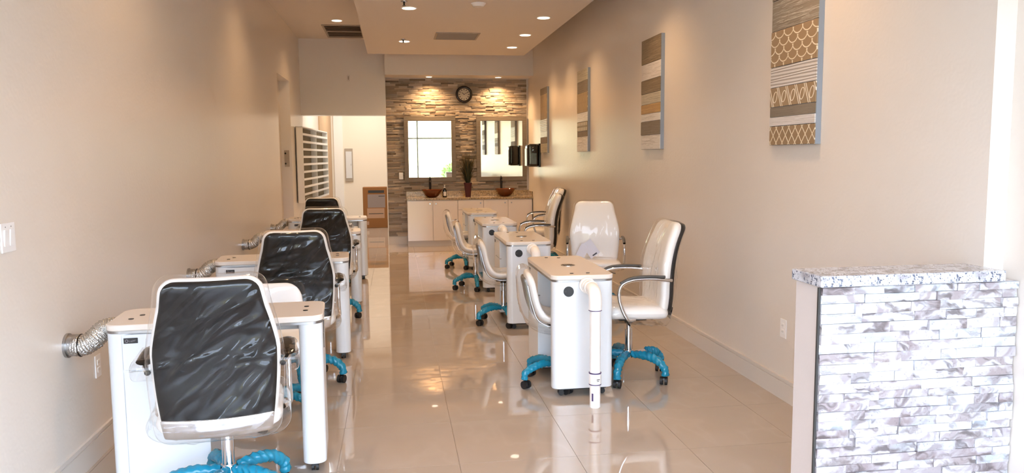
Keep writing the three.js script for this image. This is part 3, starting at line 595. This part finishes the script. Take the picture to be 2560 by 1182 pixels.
// ---------------------------------------------------------------- chairs
function starBase(t, legs, R, hub, phase, bare = -1, big = 1) {
  for (let k = 0; k < legs; k++) {
    const a = phase + k * Math.PI * 2 / legs, c = Math.cos(a), s = Math.sin(a), at = (r, y) => [r * c, y, r * s];
    const leg = part('leg', tube([at(0.02, hub), at(R * 0.5, hub), at(R * 0.86, hub - 0.025), at(R, 0.10), at(R, 0.066)], 0.0125, 20, 8), M.chrome, t);
    const start = k === bare ? 0.6 : 0.12, path = curve([at(R * start, hub), at(R * 0.55, hub + 0.004), at(R * 0.86, hub - 0.02), at(R * 1.03, 0.105), at(R * 1.04, 0.064)]);
    const g = new THREE.TubeGeometry(path, 40, 1, 14, false), p = g.attributes.position, n = g.attributes.normal;
    for (let i = 0; i < p.count; i++) {
      const u = Math.floor(i / 15) / 40, r = big * (0.024 + 0.005 * Math.sin(u * 3) + 0.008 * perlin.noise(p.getX(i) * 5 + k * 7 + phase, p.getY(i) * 9, p.getZ(i) * 5 + u * 14) + 0.0025 * Math.sin(u * 60 + 3 * n.getY(i)));
      p.setXYZ(i, p.getX(i) + n.getX(i) * (r - 1), p.getY(i) + n.getY(i) * (r - 1), p.getZ(i) + n.getZ(i) * (r - 1));
    }
    g.computeVertexNormals();
    part('protective_wrap', g, M.wrap, leg, 'teal blue bubble wrap sleeve');
    const x = R * c, z = R * s, w = a * 1.7 + k, wx = Math.cos(w) * 0.016, wz = Math.sin(w) * 0.016, wheel = sgn => new THREE.CylinderGeometry(0.028, 0.028, 0.018, 20).rotateX(Math.PI / 2).rotateY(Math.PI / 2 - w).translate(x + sgn * wx, 0.028, z + sgn * wz);
    const cs = part('caster', [wheel(1), wheel(-1)], M.rubber, t);
    part('caster_hood', new THREE.SphereGeometry(0.026, 14, 8, 0, 6.29, 0, 1.5).translate(x, 0.036, z), M.black, cs);
  }
  part('hub', [cyl(0.04, 0.034, 0.05, 0, hub, 0, 24)], M.chrome, t);
}
function makeChair(seed, label, rear) {
  const t = thing('salon_chair', label, 'chair', [0, 0, 0], 0, rear ? 'black-backed salon chairs at the left tables' : 'white salon chairs by the right wall');
  starBase(t, 5, 0.29, 0.175, seed * 0.9 + 0.35, rear ? -1 : 1);
  part('gas_lift', [cyl(0.027, 0.027, 0.17, 0, 0.27, 0, 24), cyl(0.017, 0.017, 0.09, 0, 0.39, 0, 20)], M.chrome, t);
  part('tilt_mechanism', [rbox(0.16, 0.03, 0.2, 0.008, 0, 0.44, -0.01), cyl(0.03, 0.026, 0.03, 0, 0.415, 0, 20)], M.black, t);
  part('tilt_lever', tube([[0.05, 0.435, 0.05], [0.14, 0.43, 0.05], [0.2, 0.42, 0.05]], 0.006, 8, 8), M.black, t);
  part('seat', cushion({ pts: [[0.215, 0.495], [0.17, 0.512], [0, 0.507], [-0.18, 0.505], [-0.225, 0.51]], half: () => 0.25, r: 0.07, T: 0.10, p: 9, nS: 18, nT: 22 }), M.leather, t);
  const prof = [[-0.198, 0.478], [-0.205, 0.54], [-0.212, 0.62], [-0.214, 0.72], [-0.222, 0.82], [-0.245, 0.93], [-0.28, 1.03], [-0.318, 1.115]];
  const half = k => 0.226 + 0.026 * Math.sin(Math.min(1, k * 1.25) * Math.PI * 0.8) - 0.052 * Math.max(0, k - 0.52) / 0.48;
  part('backrest', cushion({ pts: prof, half, r: 0.065, T: 0.075, p: 10, bow: 0.022, nS: 22, nT: 30 }), M.leather, t, 'white padded backrest');
  part('back_shell', cushion({ pts: prof.map(([z, y]) => [z - 0.02, y]), half: k => half(k) - 0.014, r: 0.055, T: 0.05, off: -0.018, p: 14, bow: 0.022, nS: 22, nT: 30 }), M.shell, t, 'black rear shell');
  part('chrome_band', cushion({ pts: [[-0.234, 0.458], [-0.244, 0.495], [-0.252, 0.54]], half: k => 0.208 + 0.012 * k, r: 0.008, T: 0.012, off: -0.022, p: 20, bow: 0.024, nS: 16, nT: 8 }), M.chrome, t, 'polished metal band at the foot of the backrest');
  for (const s of [-1, 1]) {
    const x = 0.278 * s, arm = part('armrest', new THREE.TubeGeometry(curve([[x * 0.9, 0.47, 0.03], [x, 0.475, 0.08], [x, 0.55, 0.125], [x, 0.66, 0.148], [x, 0.718, 0.125], [x, 0.745, 0.06], [x, 0.752, -0.05], [x, 0.745, -0.15], [x * 0.93, 0.735, -0.225]]), 60, 0.0125, 10, false), M.chrome, t);
    part('arm_pad', new THREE.TubeGeometry(curve([[0, 0.725, 0.138], [0, 0.757, 0.065], [0, 0.766, -0.05], [0, 0.76, -0.17]]), 30, rear ? 0.0155 : 0.0095, 12, false).scale(rear ? 2.1 : 1.5, 1, 1).translate(x, rear ? 0.008 : 0.004, 0), rear ? M.black : M.greyDark, arm, 'black padded arm top');
  }
  if (rear) {
    part('plastic_cover', cushion({ pts: [[-0.235, 0.435], [-0.23, 0.53], [-0.232, 0.62], [-0.234, 0.72], [-0.242, 0.82], [-0.265, 0.93], [-0.30, 1.03], [-0.33, 1.128]], half: k => half(k) + 0.016, r: 0.06, T: 0.125, p: 12, bow: 0.022, nS: 96, nT: 120, wr: folds(seed * 77, 44, 0.016, [2.0, 3.3]) }), M.film, t, 'crumpled clear plastic film');
    const sleeve = cushion({ pts: [[-0.24, 0.745], [-0.1, 0.75], [0.03, 0.745], [0.13, 0.71]], half: () => 0.05, r: 0.03, T: 0.085, p: 6, nS: 22, nT: 44, wr: folds(seed * 31 + 5, 16, 0.007) });
    for (const s of [-1, 1]) part('arm_film', sleeve.clone().translate(0.278 * s, -0.008, 0), M.film, t, 'loose clear film around the armrest');
    part('seat_film', cushion({ pts: [[0.28, 0.47], [0.2, 0.50], [0, 0.50], [-0.2, 0.49], [-0.25, 0.47]], half: () => 0.285, r: 0.08, T: 0.15, p: 6, nS: 50, nT: 50, wr: folds(seed * 13, 30, 0.012) }), M.film, t, 'loose clear film around the seat');
  } else {
    part('plastic_cover', cushion({ pts: prof.map(([z, y]) => [z - 0.006, y + 0.008]), half: k => half(k) + 0.012, r: 0.06, T: 0.125, p: 10, bow: 0.022, nS: 64, nT: 84, wr: folds(seed * 51, 26, 0.007, [1.1, 2.1]) }), M.film, t, 'clear plastic film');
    part('seat_film', cushion({ pts: [[0.228, 0.475], [0.17, 0.50], [0, 0.495], [-0.18, 0.48], [-0.245, 0.47]], half: () => 0.268, r: 0.08, T: 0.14, p: 7, nS: 40, nT: 44, wr: folds(seed * 17, 22, 0.009) }), M.film, t, 'clear plastic film sagging below the seat');
  }
  if (rear) for (const o of t.children) if (/^(leg|hub|caster|gas_lift|tilt_mechanism|tilt_lever)$/.test(o.name)) o.position.z += 0.11;   // the column stands under the front half of the seat
  return t;
}
const PI = Math.PI;
{ // left chairs face the rear
  const c1 = makeChair(1, 'black-backed salon chair in crumpled plastic at the left front', true); c1.position.set(-0.765, 0, -3.46); c1.rotation.y = PI + 0.13;
  const c2 = makeChair(2, 'second black-backed salon chair in plastic from the front', true); c2.position.set(-0.68, 0, -5.42); c2.rotation.y = PI + 0.10;
  copy(c2, 'third black-backed salon chair from the front, beside the rack', [-0.67, 0, -7.68], PI + 0.03);
  copy(c1, 'farthest black-backed salon chair, only its top showing', [-0.84, 0, -9.66], PI - 0.05);
  // right chairs
  const r1 = makeChair(3, 'nearest white salon chair on the right facing the pipe table', false); r1.position.set(1.625, 0, -5.26); r1.rotation.y = -PI / 2 - 0.02;
  copy(r1, 'white salon chair turned to the front with a paper tag', [1.96, 0, -7.48], -0.22);
  copy(r1, 'far white salon chair by the wall near the third picture', [1.685, 0, -9.42], -PI / 2 - 0.05);
  copy(r1, 'farthest white salon chair almost hidden behind another chair', [2.06, 0, -11.0], -PI / 2);
  const tag = thing('paper_tag', 'folded pale care leaflet lying against a white backrest', 'leaflet', [1.93, 0.655, -7.54], -0.22);
  part('leaflet_page', new THREE.BoxGeometry(0.11, 0.17, 0.0025).rotateX(-0.12).rotateZ(0.62), M.paper, tag);
  part('leaflet_flap', new THREE.BoxGeometry(0.09, 0.13, 0.0025).rotateX(-0.2).rotateZ(-0.5).translate(-0.08, -0.02, 0.006), M.paper, tag);
  part('leaflet_print', new THREE.BoxGeometry(0.05, 0.014, 0.001).rotateX(-0.12).rotateZ(0.62).translate(0.04, -0.055, 0.009), M.ink, tag);
}
// technician stools
function makeStool(label) {
  const t = thing('technician_stool', label, 'stool', [0, 0, 0], 0, 'white scoop technician stools');
  starBase(t, 5, 0.26, 0.15, 0.5, -1, 0.86);
  part('gas_lift', [cyl(0.025, 0.025, 0.15, 0, 0.235, 0, 24), cyl(0.015, 0.015, 0.12, 0, 0.36, 0, 20)], M.chrome, t);
  part('seat_plate', [rbox(0.15, 0.02, 0.15, 0.005, 0, 0.42, 0), cyl(0.028, 0.024, 0.03, 0, 0.40, 0)], M.black, t);
  const prof = [[0.205, 0.45], [0.15, 0.468], [0.05, 0.462], [-0.05, 0.462], [-0.12, 0.485], [-0.165, 0.545], [-0.19, 0.63], [-0.205, 0.72], [-0.222, 0.80]], half = k => 0.205 - 0.045 * Math.max(0, k - 0.55) / 0.45;
  part('seat', cushion({ pts: prof, half, r: 0.09, T: 0.058, p: 7, bow: 0.03, nS: 18, nT: 36 }), M.leather, t, 'white one piece scoop seat and back');
  part('back_panel', cushion({ pts: [[-0.155, 0.50], [-0.186, 0.545], [-0.213, 0.63], [-0.228, 0.71], [-0.243, 0.765]], half: k => 0.15 - 0.02 * k, r: 0.06, T: 0.03, off: -0.008, p: 8, bow: 0.022, nS: 14, nT: 18 }), M.greyPanel, t, 'grey rear panel');
  for (const s of [-1, 1]) part('edge_rim', tube([[0.17 * s, 0.428, 0.17], [0.202 * s, 0.44, 0.03], [0.203 * s, 0.446, -0.07], [0.198 * s, 0.49, -0.155], [0.186 * s, 0.59, -0.195], [0.165 * s, 0.72, -0.222]], 0.0065, 40, 8), M.steel, t, 'metal edge rim');
  part('plastic_cover', cushion({ pts: [[0.22, 0.43], [0.15, 0.455], [0.05, 0.445], [-0.08, 0.44], [-0.16, 0.47], [-0.205, 0.55], [-0.225, 0.66], [-0.235, 0.75], [-0.245, 0.835]], half: k => half(k) + 0.022, r: 0.08, T: 0.115, p: 6, nS: 44, nT: 70, wr: folds(91, 26, 0.009) }), M.film, t, 'loose clear plastic bag');
  return t;
}
{
  const s = makeStool('nearest white stool tucked under the pipe table'); s.position.set(1.10, 0, -5.2); s.rotation.y = PI / 2 - 0.1;
  copy(s, 'white stool tucked under the second right table', [1.0, 0, -7.25], PI / 2 - 0.05);
  copy(s, 'white stool tucked under the third right table', [0.935, 0, -9.25], PI / 2 - 0.15);
  copy(s, 'farthest white stool in front of the cabinets', [0.955, 0, -11.07], PI / 2 - 0.1);
  copy(s, 'white stool behind the nearest left table', [-0.76, 0, -4.78], 0.05);
}

// ---------------------------------------------------------------- behind the opening
{
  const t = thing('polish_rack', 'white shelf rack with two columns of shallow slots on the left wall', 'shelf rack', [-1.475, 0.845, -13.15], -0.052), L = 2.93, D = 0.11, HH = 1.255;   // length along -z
  part('shaded_rack_back', box(-D, -D + 0.008, 0, HH, -L, 0), std('#8d8067', 0.8), t, 'back board toned olive brown for the shade in the slots');  // board colour darkened to carry the shade inside the slots
  for (const z of [0, -L / 2, -L]) part('upright', box(-D, 0, 0, HH, z - 0.02, z), M.white, t);
  part('rack_top', box(-D, 0, HH - 0.018, HH, -L, 0), M.white, t);
  for (const [a, b] of [[-L / 2, -0.02], [-L, -L / 2 - 0.02]]) for (let k = 0; k < 10; k++) {
    const y = k * (HH - 0.018) / 10, s = part('shelf', box(-D + 0.008, 0, y, y + 0.010, a, b), M.white, t);
    part('shelf_lip', box(-0.006, 0.003, y, y + 0.036, a, b), M.white, s);
  }
  const c = thing('cardboard_box', 'tall brown cardboard box with a printed front in the rear room', 'box', [-0.455, 0, -18.0]);
  part('carton', rbox(0.54, 0.92, 0.40, 0.008, 0, 0.46, 0), M.cardboard, c);
  part('picture_print', box(-0.165, 0.225, 0.46, 0.76, 0.2005, 0.2015), M.cardPrint, c, 'grey printed picture'); part('dark_print', box(-0.15, 0.205, 0.79, 0.85, 0.2005, 0.2015), M.cardDark, c, 'dark printed strip');
  part('pale_print', box(-0.18, 0.205, 0.22, 0.445, 0.2005, 0.2015), M.cardPale, c, 'pale printed block'); part('text_line', box(-0.145, 0.18, 0.315, 0.33, 0.202, 0.2026), M.cardDark, c);
  part('text_line', box(0.08, 0.215, 0.71, 0.725, 0.202, 0.2026), M.cardDark, c); part('handle_label', box(-0.235, -0.145, 0.07, 0.15, 0.2005, 0.2015), M.cardPale, c, 'small pale sticker');
  const p = thing('breaker_panel', 'grey breaker panel on the cream wall of the rear room', 'electrical panel', [-1.15, 0.99, ZREAR]);
  part('panel_box', rbox(0.20, 0.83, 0.04, 0.004, 0, 0.415, 0.02), M.grille, p); part('panel_door', rbox(0.15, 0.68, 0.012, 0.003, 0, 0.415, 0.045), std('#d6d6d8', 0.4), p, 'pale hinged cover');
  part('latch', rbox(0.012, 0.05, 0.01, 0.002, 0.055, 0.42, 0.055), M.steel, p);
  for (const [z, l] of [[-15.6, 'square ceiling light just inside the rear room'], [-18.6, 'square ceiling light at the end of the rear room']]) {
    const q = thing('panel_light', l, 'ceiling light', [-0.6, H, z], 0, 'square ceiling lights of the rear room');
    part('panel_frame', [box(-0.62, 0.62, -0.03, 0, -0.62, -0.59), box(-0.62, 0.62, -0.03, 0, 0.59, 0.62), box(-0.62, -0.59, -0.03, 0, -0.59, 0.59), box(0.59, 0.62, -0.03, 0, -0.59, 0.59)], M.white, q);
    part('diffuser', box(-0.59, 0.59, -0.02, -0.01, -0.59, 0.59), M.panelGlow, q, 'glowing diffuser');
    const a = new THREE.RectAreaLight(new THREE.Color().setRGB(1, 0.95, 0.87), REARLAMP, 1.18, 1.18); a.position.set(0, -0.025, 0); a.rotation.x = -PI / 2; q.add(a);
  }
}
// ---------------------------------------------------------------- outside the shop front (seen in the mirror)
{
  solo('car_park', box(-40, 40, -0.3, -0.08, ZF + 0.1, 22), M.asphalt, 'grey paved car park outside the shop front', 'pavement').userData.kind = 'structure';
  const g = new THREE.PlaneGeometry(110, 60, 44, 24).rotateX(-PI / 2), p = g.attributes.position;
  for (let i = 0; i < p.count; i++) { const z = p.getZ(i) + 30; p.setXYZ(i, p.getX(i), -0.1 + 9 * Math.pow(Math.max(0, z) / 60, 1.25) + 0.5 * perlin.noise(p.getX(i) * 0.08, z * 0.08, 3) * Math.min(1, z / 8), z + 20); }
  g.computeVertexNormals(); solo('hillside', g, M.grass, 'dry grassy hillside beyond the car park', 'hill').userData.kind = 'structure';
  const f = thing('railing_fence', 'brown picket railing along the far edge of the car park', 'fence', [0, -0.1, 19.5]);
  part('rail', [box(-20, 20, 0.18, 0.22, -0.02, 0.02), box(-20, 20, 1.12, 1.16, -0.02, 0.02)], M.iron, f);
  part('pickets', Array.from({ length: 300 }, (_, k) => box(-20 + k * 0.1333, -20 + k * 0.1333 + 0.022, 0, 1.2, -0.011, 0.011)), M.iron, f).userData.kind = 'stuff';
  for (let k = 0; k < 9; k++) part('post', box(-20 + k * 5 - 0.035, -20 + k * 5 + 0.035, 0, 1.3, -0.035, 0.035), M.iron, f);
  const bush = (x, y, z, r, name, label, cat, mat, n) => {
    const t = thing(name, label, cat, [x, y, z]), list = [];
    for (let i = 0; i < n; i++) { const a = rr(0, 6.28), b = Math.acos(rr(-1, 1)), q = r * Math.cbrt(rnd()); list.push(new THREE.PlaneGeometry(0.09 * r, 0.16 * r).rotateX(rr(0, 3)).rotateY(rr(0, 3)).translate(q * Math.sin(b) * Math.cos(a), r * 0.85 + q * Math.cos(b) * 0.8 + (cat === 'tree' ? r * 1.1 : 0), q * Math.sin(b) * Math.sin(a))); }
    part('foliage', list, mat, t).userData.kind = 'stuff'; part(cat === 'tree' ? 'trunk' : 'stem', cyl(0.05 * r, 0.035 * r, r * (cat === 'tree' ? 2 : 0.8), 0, r * (cat === 'tree' ? 1 : 0.4), 0, 8), M.bark, t);
  };
  bush(3.4, -0.08, 15, 0.85, 'green_shrub', 'round yellow green shrub in front of the railing', 'shrub', M.shrub, 1200);
  bush(1.5, 5.4, 58, 2.2, 'bare_tree', 'sparse brown tree on the hill left of the mirrored window', 'tree', M.bark, 200);
  bush(9, 5.6, 60, 2.4, 'bare_tree', 'sparse brown tree on the hill right of the mirrored window', 'tree', M.bark, 220);
}
renderer.render(scene, camera);
